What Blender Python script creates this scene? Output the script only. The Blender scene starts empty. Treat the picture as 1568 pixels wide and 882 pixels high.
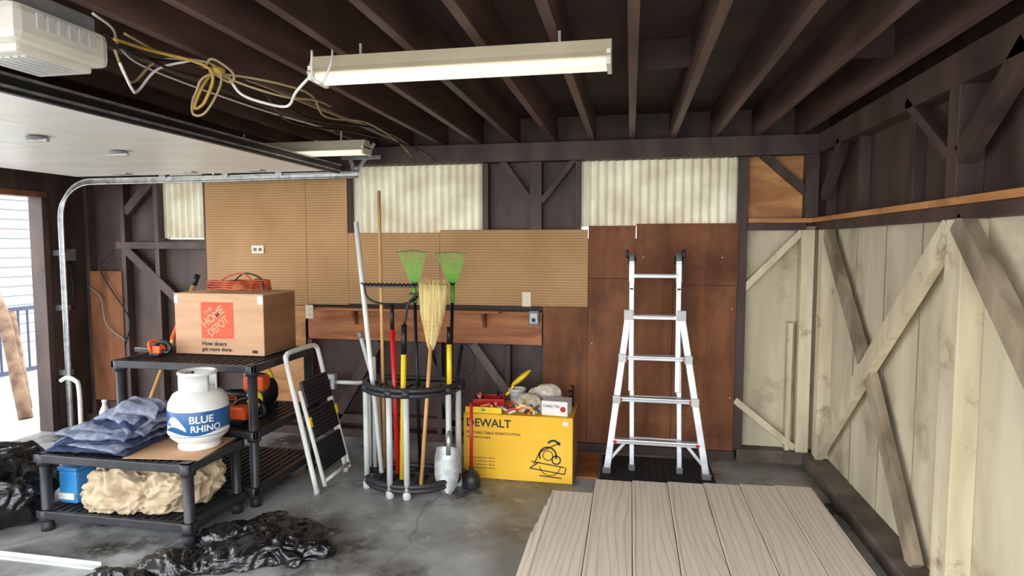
import bpy, bmesh, math, random
from mathutils import Vector, Matrix, noise
random.seed(7)
V=Vector
scn=bpy.context.scene

# ---------------------------------------------------------------- materials
def lin(r,g,b):
    f=lambda c:(c/255/12.92) if c/255<=0.04045 else ((c/255+0.055)/1.055)**2.4
    return (f(r),f(g),f(b),1)
def mat(name,c1,c2=None,rough=0.6,metal=0.0,sc=(4,4,4),detail=5,bump=0.0,lo=0.35,hi=0.65,emit=0,
        c3=None,sc3=1.2,t3=(0.55,0.75),dist=0.0,spec=0.5,coat=0,bdist=0.01,rough3=None):
    m=bpy.data.materials.new(name); m.use_nodes=True
    nt=m.node_tree; n=nt.nodes; l=nt.links; b=n['Principled BSDF']
    b.inputs['Roughness'].default_value=rough; b.inputs['Metallic'].default_value=metal
    b.inputs['Specular IOR Level'].default_value=spec
    if coat: b.inputs['Coat Weight'].default_value=coat
    tc=n.new('ShaderNodeTexCoord'); mp=n.new('ShaderNodeMapping'); mp.inputs['Scale'].default_value=sc
    l.new(tc.outputs['Object'],mp.inputs['Vector'])
    no=n.new('ShaderNodeTexNoise'); no.inputs['Scale'].default_value=1; no.inputs['Detail'].default_value=detail
    no.inputs['Distortion'].default_value=dist
    l.new(mp.outputs['Vector'],no.inputs['Vector'])
    if c2 is None: c2=tuple(x*0.82 for x in c1[:3])+(1,)
    cr=n.new('ShaderNodeValToRGB'); cr.color_ramp.elements[0].position=lo; cr.color_ramp.elements[1].position=hi
    cr.color_ramp.elements[0].color=c2; cr.color_ramp.elements[1].color=c1
    l.new(no.outputs['Fac'],cr.inputs['Fac']); out=cr.outputs['Color']
    if c3 is not None:
        n2=n.new('ShaderNodeTexNoise'); n2.inputs['Scale'].default_value=sc3; n2.inputs['Detail'].default_value=6
        n2.inputs['Roughness'].default_value=0.65
        l.new(tc.outputs['Object'],n2.inputs['Vector'])
        r2=n.new('ShaderNodeValToRGB'); r2.color_ramp.elements[0].position=t3[0]; r2.color_ramp.elements[1].position=t3[1]
        l.new(n2.outputs['Fac'],r2.inputs['Fac'])
        mx=n.new('ShaderNodeMix'); mx.data_type='RGBA'; mx.inputs[7].default_value=c3
        l.new(r2.outputs['Color'],mx.inputs[0]); l.new(out,mx.inputs[6]); out=mx.outputs[2]
        if rough3 is not None:
            mr=n.new('ShaderNodeMapRange'); mr.inputs['To Min'].default_value=rough; mr.inputs['To Max'].default_value=rough3
            l.new(r2.outputs['Color'],mr.inputs['Value']); l.new(mr.outputs[0],b.inputs['Roughness'])
    l.new(out,b.inputs['Base Color'])
    if bump:
        bp=n.new('ShaderNodeBump'); bp.inputs['Strength'].default_value=bump; bp.inputs['Distance'].default_value=bdist
        l.new(no.outputs['Fac'],bp.inputs['Height']); l.new(bp.outputs['Normal'],b.inputs['Normal'])
    if emit:
        b.inputs['Emission Color'].default_value=c1; b.inputs['Emission Strength'].default_value=emit
    return m
def add_mix(m,tex_builder,col):
    nt=m.node_tree; n=nt.nodes; l=nt.links; b=n['Principled BSDF']
    old=b.inputs['Base Color'].links[0].from_socket; fac=tex_builder(nt)
    mx=n.new('ShaderNodeMix'); mx.data_type='RGBA'; mx.blend_type='MIX'; mx.inputs[7].default_value=col
    l.new(fac,mx.inputs[0]); l.new(old,mx.inputs[6]); l.new(mx.outputs[2],b.inputs['Base Color'])

M={}
M['dark']=mat('dark_brown_paint',lin(80,61,54),lin(52,38,34),0.62,sc=(6,6,2),bump=0.3)
M['joist']=mat('joist_paint',lin(98,74,67),lin(62,45,41),0.55,sc=(8,1.2,8),bump=0.3,c3=lin(150,128,116),sc3=11,t3=(0.70,0.74))
M['ceil']=mat('ceiling_boards',lin(64,46,43),lin(40,28,27),0.75,sc=(3,3,3),bump=0.2,c3=lin(120,104,96),sc3=14,t3=(0.72,0.75))
M['tan']=mat('tan_wall_paint',lin(216,205,176),lin(188,177,149),0.75,sc=(5,5,0.9),bump=0.25,c3=lin(138,122,98),sc3=2.2,t3=(0.54,0.76))
M['tanwood']=mat('tan_stud_paint',lin(224,211,180),lin(194,179,149),0.65,sc=(9,9,1.5),bump=0.3,c3=lin(140,120,92),sc3=5,t3=(0.58,0.72))
M['greywood']=mat('weathered_brace',lin(170,154,130),lin(116,101,82),0.7,sc=(9,5,3),bump=0.35)
M['redply']=mat('red_brown_plywood',lin(142,92,60),lin(108,66,42),0.7,sc=(7,7,1.2),bump=0.08,dist=0.5,c3=lin(82,50,34),sc3=1.8,t3=(0.46,0.70),spec=0.25)
M['orply']=mat('orange_plywood',lin(206,148,90),lin(160,106,58),0.6,sc=(2.5,2.5,9),bump=0.1,dist=1.0)
M['shelfwood']=mat('stained_board',lin(176,114,72),lin(132,80,50),0.6,sc=(1.5,4,14),bump=0.12,dist=0.8,spec=0.3)
M['concrete']=mat('concrete_floor',lin(168,170,168),lin(122,122,119),0.42,sc=(2.2,2.2,2.2),detail=10,bump=0.1,lo=0.38,hi=0.62,c3=lin(62,58,54),sc3=1.5,t3=(0.49,0.62),rough3=0.2)
def cracks(nt):
    n=nt.nodes;l=nt.links
    tc=n.new('ShaderNodeTexCoord'); no=n.new('ShaderNodeTexNoise'); no.inputs['Scale'].default_value=2.5; no.inputs['Detail'].default_value=6
    l.new(tc.outputs['Object'],no.inputs['Vector'])
    ad=n.new('ShaderNodeMix'); ad.data_type='RGBA'; ad.blend_type='ADD'; ad.inputs[0].default_value=0.35
    l.new(tc.outputs['Object'],ad.inputs[6]); l.new(no.outputs['Color'],ad.inputs[7])
    v=n.new('ShaderNodeTexVoronoi'); v.feature='DISTANCE_TO_EDGE'; v.inputs['Scale'].default_value=0.32
    l.new(ad.outputs[2],v.inputs['Vector'])
    r=n.new('ShaderNodeValToRGB'); r.color_ramp.elements[0].color=(0.4,0.4,0.4,1); r.color_ramp.elements[1].color=(0,0,0,1)
    r.color_ramp.elements[0].position=0.0008; r.color_ramp.elements[1].position=0.003
    l.new(v.outputs['Distance'],r.inputs['Fac']); return r.outputs['Color']
add_mix(M['concrete'],cracks,lin(60,56,52))
def specks(nt):
    n=nt.nodes;l=nt.links
    tc=n.new('ShaderNodeTexCoord'); no=n.new('ShaderNodeTexNoise'); no.inputs['Scale'].default_value=6; no.inputs['Detail'].default_value=8; no.inputs['Roughness'].default_value=0.7
    l.new(tc.outputs['Object'],no.inputs['Vector'])
    r=n.new('ShaderNodeValToRGB'); r.color_ramp.elements[0].position=0.57; r.color_ramp.elements[1].position=0.70
    r.color_ramp.elements[1].color=(0.6,0.6,0.6,1)
    l.new(no.outputs['Fac'],r.inputs['Fac']); return r.outputs['Color']
add_mix(M['concrete'],specks,lin(208,210,208))
M['curb']=mat('sill_grey',lin(112,100,88),lin(72,62,54),0.7,sc=(5,5,5),bump=0.3)
M['extground']=mat('driveway',lin(190,188,182),lin(165,162,156),0.9,sc=(1,1,1))
M['extsiding']=mat('neighbour_siding_paint',lin(150,156,160),lin(140,146,150),0.6,sc=(1,1,1))
M['white']=mat('white_paint',lin(232,230,224),lin(214,212,206),0.45,sc=(3,3,3))
M['doorwhite']=mat('door_panel_white',lin(244,242,234),lin(234,231,222),0.35,sc=(1,5,1))
M['steel']=mat('galvanised_steel',lin(190,192,190),lin(150,152,152),0.38,0.8,sc=(20,20,20))
M['alu']=mat('aluminium',lin(224,226,228),lin(196,198,202),0.35,0.45,sc=(3,3,12))
M['black']=mat('black_plastic',lin(48,48,52),lin(33,33,36),0.45,sc=(8,8,8))
M['blackmetal']=mat('black_metal',lin(30,30,32),lin(20,20,22),0.4,0.3)
M['bag']=mat('garbage_bag_film',lin(20,20,23),lin(12,12,14),0.22,sc=(9,9,9),detail=3,bump=0.8,dist=1.2,spec=0.7,bdist=0.02)
M['card']=mat('cardboard',lin(208,168,134),lin(194,152,118),0.8,sc=(2,2,14),spec=0.2)
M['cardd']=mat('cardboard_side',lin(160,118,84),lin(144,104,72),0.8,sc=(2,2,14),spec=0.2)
M['hdor']=mat('orange_print',lin(212,92,60),lin(200,84,54),0.7)
M['cord']=mat('cord_orange',lin(196,86,46),lin(170,70,40),0.5)
M['ink']=mat('dark_print',lin(46,42,40),lin(38,36,34),0.7)
M['yel']=mat('yellow_carton',lin(244,192,64),lin(234,180,50),0.65,sc=(3,3,3),spec=0.25)
M['yelh']=mat('yellow_fibreglass',lin(250,215,40),lin(238,200,30),0.4)
M['red']=mat('red_plastic',lin(206,30,32),lin(180,22,26),0.35)
M['orange']=mat('orange_plastic',lin(240,98,36),lin(222,84,30),0.4)
M['woodh']=mat('ash_handle',lin(214,168,108),lin(180,130,76),0.5,sc=(14,14,2))
M['straw']=mat('broom_corn',lin(226,204,138),lin(170,142,84),0.8,sc=(120,60,4),bump=0.6)
M['green']=mat('green_rake',lin(110,180,62),lin(88,156,46),0.4)
M['blue']=mat('blue_label',lin(34,96,150),lin(24,76,128),0.35)
M['bluep']=mat('blue_plastic',lin(50,130,190),lin(36,110,170),0.4)
M['blanket']=mat('moving_blanket',lin(146,151,166),lin(116,122,140),0.95,sc=(30,30,30),bump=0.4,c3=lin(96,103,124),sc3=5,t3=(0.50,0.6),spec=0.1)
M['blanketd']=mat('navy_blanket',lin(62,72,98),lin(46,54,78),0.95,sc=(30,30,30),bump=0.4,spec=0.1)
M['canvas']=mat('drop_cloth',lin(202,182,154),lin(168,148,120),0.9,sc=(14,14,14),bump=0.3,spec=0.1)
M['fluo']=mat('fluorescent_tube',lin(255,250,226),lin(250,244,220),0.3,emit=0.5)
M['opener']=mat('opener_plastic',lin(222,218,206),lin(206,202,190),0.4)
M['fixture']=mat('fixture_enamel',lin(206,192,164),lin(192,178,150),0.45)
M['grey']=mat('grey_plastic',lin(128,130,132),lin(104,106,108),0.5)
M['ltgrey']=mat('light_grey_pipe',lin(206,208,206),lin(184,186,184),0.4)
M['beige']=mat('outlet_plate',lin(228,216,184),lin(216,204,172),0.4)
M['yelwire']=mat('yellow_wire',lin(190,158,72),lin(164,132,56),0.5)
M['tanwire']=mat('tan_wire',lin(180,158,118),lin(150,128,90),0.5)
M['navy']=mat('navy_railing',lin(40,50,74),lin(30,38,60),0.5)
M['bark']=mat('peeled_bark',lin(116,92,70),lin(78,58,44),0.9,sc=(10,10,10),bump=0.8)
M['rubber']=mat('rubber_mat',lin(44,42,42),lin(28,27,27),0.8,sc=(40,40,40),bump=0.5)
M['plasticbag']=mat('clear_plastic',lin(224,220,212),lin(182,160,130),0.25,sc=(14,14,14),bump=0.4)

def siding_mat():
    m=mat('siding_cedar_grain',lin(240,228,212),lin(230,217,200),0.8,sc=(30,2,10),detail=6,bump=0.12,dist=0.6,spec=0.2)
    nt=m.node_tree; n=nt.nodes; l=nt.links; b=n['Principled BSDF']
    tc=n.new('ShaderNodeTexCoord'); mp=n.new('ShaderNodeMapping'); mp.inputs['Scale'].default_value=(3.0,0.5,3)
    l.new(tc.outputs['Object'],mp.inputs['Vector'])
    w=n.new('ShaderNodeTexWave'); w.inputs['Scale'].default_value=2.6; w.inputs['Distortion'].default_value=16
    w.inputs['Detail'].default_value=1.2; w.inputs['Detail Scale'].default_value=0.5
    l.new(mp.outputs['Vector'],w.inputs['Vector'])
    old=b.inputs['Base Color'].links[0].from_socket
    mx=n.new('ShaderNodeMix'); mx.data_type='RGBA'; mx.blend_type='MULTIPLY'
    r=n.new('ShaderNodeValToRGB'); r.color_ramp.elements[0].color=(0.82,0.81,0.79,1); r.color_ramp.elements[1].color=(1,1,1,1)
    r.color_ramp.elements[0].position=0.0; r.color_ramp.elements[1].position=0.18
    l.new(w.outputs['Fac'],r.inputs['Fac']); mx.inputs[0].default_value=1
    l.new(old,mx.inputs[6]); l.new(r.outputs['Color'],mx.inputs[7]); l.new(mx.outputs[2],b.inputs['Base Color'])
    return m
M['siding']=siding_mat()
def ribbed():
    m=mat('ribbed_fibreboard',lin(190,151,108),lin(172,134,92),0.75,sc=(2,2,2),spec=0.2)
    nt=m.node_tree; n=nt.nodes; l=nt.links; b=n['Principled BSDF']
    tc=n.new('ShaderNodeTexCoord')
    w=n.new('ShaderNodeTexWave'); w.bands_direction='Z'; w.inputs['Scale'].default_value=14; w.inputs['Distortion'].default_value=0.1
    l.new(tc.outputs['Object'],w.inputs['Vector'])
    old=b.inputs['Base Color'].links[0].from_socket
    mx=n.new('ShaderNodeMix'); mx.data_type='RGBA'; mx.blend_type='MULTIPLY'; mx.inputs[0].default_value=1
    r=n.new('ShaderNodeValToRGB'); r.color_ramp.elements[0].color=(0.70,0.67,0.63,1); r.color_ramp.elements[1].color=(1,1,1,1)
    r.color_ramp.elements[1].position=0.5
    l.new(w.outputs['Fac'],r.inputs['Fac']); l.new(old,mx.inputs[6]); l.new(r.outputs['Color'],mx.inputs[7])
    l.new(mx.outputs[2],b.inputs['Base Color'])
    return m
M['ribbed']=ribbed()
def fibreglass():
    m=bpy.data.materials.new('translucent_fibreglass'); m.use_nodes=True
    nt=m.node_tree; n=nt.nodes; l=nt.links
    n.remove(n['Principled BSDF']); out=n['Material Output']
    d=n.new('ShaderNodeBsdfDiffuse'); t=n.new('ShaderNodeBsdfTranslucent'); mx=n.new('ShaderNodeMixShader')
    tc=n.new('ShaderNodeTexCoord'); no=n.new('ShaderNodeTexNoise'); no.inputs['Scale'].default_value=3.5; no.inputs['Detail'].default_value=6
    l.new(tc.outputs['Object'],no.inputs['Vector'])
    r=n.new('ShaderNodeValToRGB'); r.color_ramp.elements[0].color=lin(192,182,156); r.color_ramp.elements[1].color=lin(222,218,198)
    r.color_ramp.elements[0].position=0.3; r.color_ramp.elements[1].position=0.62
    l.new(no.outputs['Fac'],r.inputs['Fac'])
    l.new(r.outputs['Color'],d.inputs['Color']); l.new(r.outputs['Color'],t.inputs['Color'])
    mx.inputs[0].default_value=0.09
    l.new(d.outputs[0],mx.inputs[1]); l.new(t.outputs[0],mx.inputs[2]); l.new(mx.outputs[0],out.inputs['Surface'])
    return m
M['fg']=fibreglass()

# ---------------------------------------------------------------- builder
class Ob:
    def __init__(s,name): s.name=name; s.bm=bmesh.new(); s.mats=[]
    def mi(s,m):
        m=M[m] if isinstance(m,str) else m
        if m not in s.mats: s.mats.append(m)
        return s.mats.index(m)
    def raw(s,vs,fs,m,smooth=False):
        k=s.mi(m); bv=[s.bm.verts.new(v) for v in vs]
        for f in fs:
            try:
                nf=s.bm.faces.new([bv[i] for i in f]); nf.material_index=k; nf.smooth=smooth
            except ValueError: pass
    def merge(s,t,mx,m,smooth=False):
        t.verts.index_update()
        s.raw([mx@v.co for v in t.verts],[[v.index for v in f.verts] for f in t.faces],m,smooth); t.free()
    def box(s,x0,x1,y0,y1,z0,z1,m,bev=0.0,mx=None):
        t=bmesh.new(); bmesh.ops.create_cube(t,size=1)
        S=Matrix.Diagonal((x1-x0,y1-y0,z1-z0,1)); T=Matrix.Translation(((x0+x1)/2,(y0+y1)/2,(z0+z1)/2))
        bmesh.ops.transform(t,matrix=T@S,verts=t.verts)
        if bev: bmesh.ops.bevel(t,geom=t.edges[:],offset=bev,segments=2,affect='EDGES',profile=0.6)
        s.merge(t,mx or Matrix(),m)
    def beam(s,p1,p2,w,d,m,up=(0,1,0),bev=0.002):
        p1=V(p1);p2=V(p2);z=(p2-p1);L=z.length;z.normalize();y=V(up);y=(y-z*y.dot(z))
        if y.length<1e-4: y=V((1,0,0))-z*z.x
        y.normalize();x=y.cross(z)
        mx=Matrix((x,y,z)).transposed().to_4x4(); mx.translation=(p1+p2)/2
        s.box(-w/2,w/2,-d/2,d/2,-L/2,L/2,m,bev,mx)
    def tube(s,pts,r,m,seg=10,closed=False,cr=0,cap=True):
        pts=[V(p) for p in pts]
        if cr:
            P=pts;n=len(P);o=[]
            rng=range(n if closed else n-1)
            for i in rng:
                a=P[(i-1)%n] if (closed or i>0) else P[0]*2-P[1]
                b=P[i];c=P[(i+1)%n];d=P[(i+2)%n] if (closed or i<n-2) else P[-1]*2-P[-2]
                for k in range(cr):
                    t=k/cr
                    o.append(0.5*((2*b)+(c-a)*t+(2*a-5*b+4*c-d)*t*t+(-a+3*b-3*c+d)*t**3))
            if not closed:o.append(P[-1])
            pts=o
        n=len(pts); rr=r if isinstance(r,(list,tuple)) else [r]*n
        if len(rr)!=n: rr=[rr[min(len(rr)-1,int(i*len(rr)/n))] for i in range(n)]
        vs=[];fs=[];pn=None
        for i in range(n):
            if closed: tg=pts[(i+1)%n]-pts[i-1]
            else: tg=pts[min(i+1,n-1)]-pts[max(i-1,0)]
            tg.normalize()
            if pn is None:
                pn=tg.orthogonal().normalized()
            else:
                pn=(pn-tg*pn.dot(tg)); pn.normalize()
            bn=tg.cross(pn)
            for k in range(seg):
                a=2*math.pi*k/seg; vs.append(pts[i]+(pn*math.cos(a)+bn*math.sin(a))*rr[i])
        for i in range(n if closed else n-1):
            j=(i+1)%n
            for k in range(seg):
                k2=(k+1)%seg; fs.append((i*seg+k,i*seg+k2,j*seg+k2,j*seg+k))
        if not closed and cap:
            fs.append(tuple(range(seg))[::-1]); fs.append(tuple((n-1)*seg+k for k in range(seg)))
        s.raw(vs,fs,m,True)
    def lathe(s,prof,c,m,seg=32,mx=None,sx=1,sy=1):
        vs=[];fs=[];n=len(prof);mx=mx or Matrix()
        for r,z in prof:
            for k in range(seg):
                a=2*math.pi*k/seg; vs.append(mx@V((c[0]+r*sx*math.cos(a),c[1]+r*sy*math.sin(a),c[2]+z)))
        for i in range(n-1):
            for k in range(seg):
                k2=(k+1)%seg; fs.append((i*seg+k,i*seg+k2,(i+1)*seg+k2,(i+1)*seg+k))
        fs.append(tuple(range(seg))[::-1]); fs.append(tuple((n-1)*seg+k for k in range(seg)))
        s.raw(vs,fs,m,True)
    def prism(s,pts,d,mx,m):
        n=len(pts); vs=[mx@V((p[0],p[1],0)) for p in pts]+[mx@V((p[0],p[1],d)) for p in pts]
        fs=[tuple(range(n))[::-1],tuple(range(n,2*n))]+[(i,(i+1)%n,n+(i+1)%n,n+i) for i in range(n)]
        s.raw(vs,fs,m)
    def text(s,body,size,fn,m,sxy=(1,1)):
        cu=bpy.data.curves.new('t','FONT'); cu.body=body; cu.size=size; cu.align_x='LEFT'; cu.offset=size*0.02
        ob=bpy.data.objects.new('t',cu); scn.collection.objects.link(ob)
        dg=bpy.context.evaluated_depsgraph_get(); me=bpy.data.meshes.new_from_object(ob.evaluated_get(dg))
        s.raw([fn(v.co.x*sxy[0],v.co.y*sxy[1]) for v in me.vertices],[tuple(p.vertices) for p in me.polygons],m)
        bpy.data.objects.remove(ob); bpy.data.meshes.remove(me); bpy.data.curves.remove(cu)
    def lump(s,c,dim,m,seed=0,amp=0.04,freq=4,sub=5,sq=1.0,outl=0.2,base=None,fine=0.3,mx=None,zr=0,ani=None,warpk=0.15):
        t=bmesh.new(); bmesh.ops.create_icosphere(t,subdivisions=sub,radius=1)
        off=V((seed*7.3,seed*3.1,seed*1.7)); c=V(c); mx=mx or Matrix(); Rz=Matrix.Rotation(zr,3,'Z')
        for v in t.verts:
            p=v.co.copy(); q=V([math.copysign(abs(a)**sq,a) for a in (p.x,p.y)]+[math.copysign(abs(p.z)**(sq*0.9),p.z)])
            f=1+outl*noise.noise(V((p.x*1.6,p.y*1.6,0))+off)
            w=Rz@V((q.x*dim[0]*f,q.y*dim[1]*f,q.z*dim[2]))
            warp=noise.noise_vector(w*freq*0.5+off)*warpk
            h=w+warp
            if ani is not None:
                d=V((math.cos(ani),math.sin(ani),0)); h=h-d*(h.dot(d)*0.72)
            r1=1-2*abs(noise.noise(h*freq+off)); r2=1-2*abs(noise.noise((w+warp)*freq*2.3+off*2))
            w=c+w+p*amp*(r1+r2*fine*1.5)
            if base is not None and w.z<base: w.z=base+0.001*abs(noise.noise(w*30))
            v.co=w
        s.merge(t,mx,m,True)
    def cloth(s,cx,cy,z,hx,hy,th,m,seed,zr=0,droop=0.02,und=0.012,n=70):
        off=V((seed*5.1,seed*2.3,0)); R=Matrix.Rotation(zr,3,'Z'); vs=[];fs=[]
        for side in (0,1):
            for j in range(n+1):
                for i in range(n+1):
                    u=math.sin((i/n*2-1)*math.pi/2*0.999); v=math.sin((j/n*2-1)*math.pi/2*0.999)
                    e=(max(0,1-abs(u)**14)*max(0,1-abs(v)**14))**0.5
                    wob=1+0.05*noise.noise(V((u*1.5,v*1.5,seed)))
                    p=V((u*hx*wob,v*hy*wob,0))
                    q=p*4+off; zz=und*noise.noise(q)*1.6+und*0.8*(1-2*abs(noise.noise(V((p.x*5+p.y*9,p.y*3,seed))*1.2)))
                    zz-=droop*(abs(u)**4+abs(v)**4)*(0.6+0.5*noise.noise(q*1.3))
                    h=th/2*(1 if side else -1)*e
                    if abs(v)>0.9 or abs(u)>0.9: p+=V((u,v,0))*0.006*math.sin(h/th*6.28)
                    fold=0.006*noise.noise(p*26+off)
                    w=R@p; vs.append(V((cx+w.x,cy+w.y,max(0.4735,z+th/2+zz+h+fold))))
        N=(n+1)*(n+1)
        for side in (0,1):
            for j in range(n):
                for i in range(n):
                    k=side*N+j*(n+1)+i; f=(k,k+1,k+n+2,k+n+1); fs.append(f if side else f[::-1])
        for i in range(n):
            for a,b in ((i,i+1),(n*(n+1)+i+1,n*(n+1)+i)): fs.append((a,b,N+b,N+a))
            for a,b in (((i+1)*(n+1),i*(n+1)),(i*(n+1)+n,(i+1)*(n+1)+n)): fs.append((a,b,N+b,N+a))
        s.raw(vs,fs,m,True)
    def done(s):
        bmesh.ops.recalc_face_normals(s.bm,faces=s.bm.faces)
        vs=s.bm.verts
        lo=V([min(v.co[i] for v in vs) for i in range(3)]);hi=V([max(v.co[i] for v in vs) for i in range(3)])
        o=V(((lo.x+hi.x)/2,(lo.y+hi.y)/2,lo.z))
        for v in vs: v.co-=o
        me=bpy.data.meshes.new(s.name); s.bm.to_mesh(me); s.bm.free()
        for m in s.mats: me.materials.append(m)
        ob=bpy.data.objects.new(s.name,me); ob.location=o; scn.collection.objects.link(ob)
        return ob

# ---------------------------------------------------------------- room shell
YB=5.05; XR=1.42; XL=-5.15; YF=-0.35; ZC=2.74
o=Ob('floor'); o.box(XL-0.1,XR+0.15,YF,YB+0.14,-0.1,0,'concrete'); o.done()
o=Ob('ground_exterior'); o.box(-30,20,-20,25,-0.2,-0.101,'extground'); o.box(-12,XL-0.101,-6,14,-0.1,-0.005,'extground'); o.box(XL-0.1,6,-6,YF-0.001,-0.1,-0.005,'extground'); o.done()
o=Ob('ceiling'); o.box(XL-0.2,XR+0.2,YF,YB+0.3,ZC,ZC+0.1,'ceil')
o.done()
o=Ob('ceiling_joists')
for k in range(-16,5):
    x=0.31*k
    o.box(x-0.022,x+0.022,YF,YB+0.1,2.525,ZC-0.001,'joist',0.003)
for yy in (1.2,3.3):
    for k in range(-16,4):
        if (k*7+int(yy))%3==0: o.box(0.31*k+0.023,0.31*k+0.287,yy,yy+0.04,2.60,ZC-0.002,'ceil')
o.done()

o=Ob('wall_back')
ys0,ys1=YB+0.09,YB+0.13
ops=[(-4.277,-3.77),(-2.41,-1.216),(-0.396,0.806)]
xs=XL-0.1
for a,b in ops:
    o.box(xs,a,ys0,ys1,0,ZC,'dark'); xs=b
    o.box(a,b,ys0,ys1,0,1.75,'dark'); o.box(a,b,ys0,ys1,2.45,ZC,'dark')
o.box(xs,0.84,ys0,ys1,0,ZC,'dark')
o.box(0.84,XR+0.15,ys0,ys1,0,1.84,'tan'); o.box(0.84,XR+0.15,ys0,ys1,1.84,ZC,'dark')
o.done()
o=Ob('trim_back_framing')
def st(x,z0,z1,w=0.045,m='dark',y0=YB,y1=YB+0.089): o.box(x-w/2,x+w/2,y0,y1,z0,z1,m,0.003)
o.box(XL,XR-0.03,YB-0.045,YB+0.089,2.375,2.522,'dark',0.004)
for x in (-5.08,-4.68,-4.32): st(x,0.05,2.37)
st(-3.80,0.05,2.37); 
for x in (-2.41,-1.19): st(x,1.2,2.37,0.05)
st(-0.767,1.2,2.374,0.10); st(-0.42,1.2,2.37,0.045); st(0.845,0.08,2.37,0.075)
o.beam((-1.05,YB+0.03,2.39),(-0.80,YB+0.03,2.05),0.045,0.06,'dark'); o.beam((-0.45,YB+0.03,2.39),(-0.72,YB+0.03,2.05),0.045,0.06,'dark')
o.box(-4.75,-3.79,YB-0.012,YB+0.085,1.66,1.725,'dark',0.003)
o.beam((-4.66,YB+0.02,1.66),(-4.0,YB+0.02,1.08),0.08,0.05,'dark'); o.beam((-4.66,YB+0.03,2.0),(-4.3,YB+0.03,2.35),0.08,0.05,'dark')
for x in (-2.8,-2.2,-1.6,-1.0,-0.45): st(x,0.05,0.86)
o.beam((-2.6,YB+0.02,0.1),(-2.15,YB+0.02,0.86),0.09,0.05,'dark'); o.beam((-1.3,YB+0.02,0.86),(-0.85,YB+0.02,0.25),0.07,0.05,'curb')
o.beam((-1.75,YB+0.02,0.86),(-1.45,YB+0.02,0.15),0.07,0.05,'dark')
o.box(-4.9,-0.7,YB-0.005,YB+0.085,0.12,0.20,'dark',0.003)
o.box(XL,0.82,YB-0.02,YB+0.089,0,0.07,'dark',0.003)
o.box(0.84,XR-0.02,YB-0.03,YB+0.089,0,0.10,'curb',0.005)
o.box(0.885,1.30,YB-0.01,YB+0.085,1.81,1.865,'dark',0.003); o.box(0.885,1.34,YB-0.03,YB+0.085,1.866,1.90,'orply',0.003)
o.box(0.885,1.30,YB+0.06,YB+0.088,1.90,2.374,'orply')
o.beam((0.97,YB+0.03,2.40),(1.30,YB+0.03,2.10),0.06,0.05,'dark')
o.box(1.285,1.375,YB-0.04,YB+0.088,1.9,2.374,'dark',0.003)
o.box(1.27,1.36,YB-0.03,YB+0.088,0.1,1.81,'tanwood',0.004)
o.box(1.20,1.235,YB+0.0,YB+0.088,0.1,1.10,'tanwood',0.003)
o.beam((0.84,YB+0.03,1.33),(1.28,YB+0.03,1.80),0.05,0.05,'tanwood'); o.beam((0.82,YB+0.02,0.48),(1.27,YB+0.02,0.12),0.05,0.05,'tanwood')
o.done()
def corr(name,x0,x1,z0,z1):
    c=Ob(name); n=int((x1-x0)/0.067*12); vs=[];fs=[]
    for i in range(n+1):
        x=x0+(x1-x0)*i/n; y=YB+0.072+0.016*math.sin(2*math.pi*(x-x0)/0.067)
        vs+= [V((x,y,z0)),V((x,y,z1))]
    for i in range(n): fs.append((2*i,2*i+2,2*i+3,2*i+1))
    c.raw(vs,fs,'fg',True); return c.done()
corr('window_1',-4.29,-3.825,1.76,2.40); corr('window_2',-2.383,-1.216,1.80,2.40); corr('window_3',-0.396,0.806,1.845,2.40)

o=Ob('ribbed_wall_board')
o.box(-3.79,-2.803,YB-0.015,YB-0.002,1.165,2.285,'ribbed'); o.box(-2.80,-2.413,YB-0.014,YB-0.002,1.175,2.31,'ribbed')
o.box(-2.41,-1.582,YB-0.015,YB-0.002,1.185,1.80,'ribbed'); o.box(-1.578,-0.337,YB-0.017,YB-0.002,1.195,1.822,'ribbed')
o.done()
o=Ob('plywood_wall_panel')
o.box(-0.335,0.04,YB-0.014,YB-0.001,1.43,1.85,'redply'); o.box(0.043,0.815,YB-0.018,YB-0.001,1.385,1.865,'redply')
o.box(-0.335,0.33,YB-0.014,YB-0.001,0.075,1.426,'redply'); o.box(0.333,0.81,YB-0.016,YB-0.001,0.075,1.381,'redply')
o.box(-0.70,-0.338,YB-0.012,YB-0.001,0.075,1.19,'redply')
for x,z in ((0.36,1.1),(0.36,0.6),(0.78,1.2),(0.78,0.5),(0.10,1.6),(0.7,1.6),(-0.3,0.9)):
    o.box(x-0.004,x+0.004,YB-0.02,YB-0.012,z-0.004,z+0.004,'white')
o.done()
o=Ob('plywood_wall_panel'); o.box(-5.05,-4.70,YB-0.012,YB-0.001,0.21,1.45,'redply'); o.done()
o=Ob('plywood_wall_panel'); o.box(-3.3,-2.83,YB-0.012,YB-0.006,0.22,1.16,'orply'); o.done()
o=Ob('trim_backboard'); o.box(-2.80,-0.71,YB-0.018,YB-0.001,0.87,1.145,'shelfwood',0.002); o.done()
o=Ob('wall_shelf')
o.box(-2.72,-1.05,YB-0.12,YB-0.02,1.135,1.155,'shelfwood',0.003)
for x in (-2.35,-1.2):
    mx=Matrix(((0,0,1,x),(1,0,0,YB-0.02),(0,1,0,1.134),(0,0,0,1)))
    o.prism([(0,0),(-0.09,0),(-0.085,-0.03),(-0.035,-0.09),(0,-0.13)],0.025,mx,'redply')
o.done()

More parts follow.
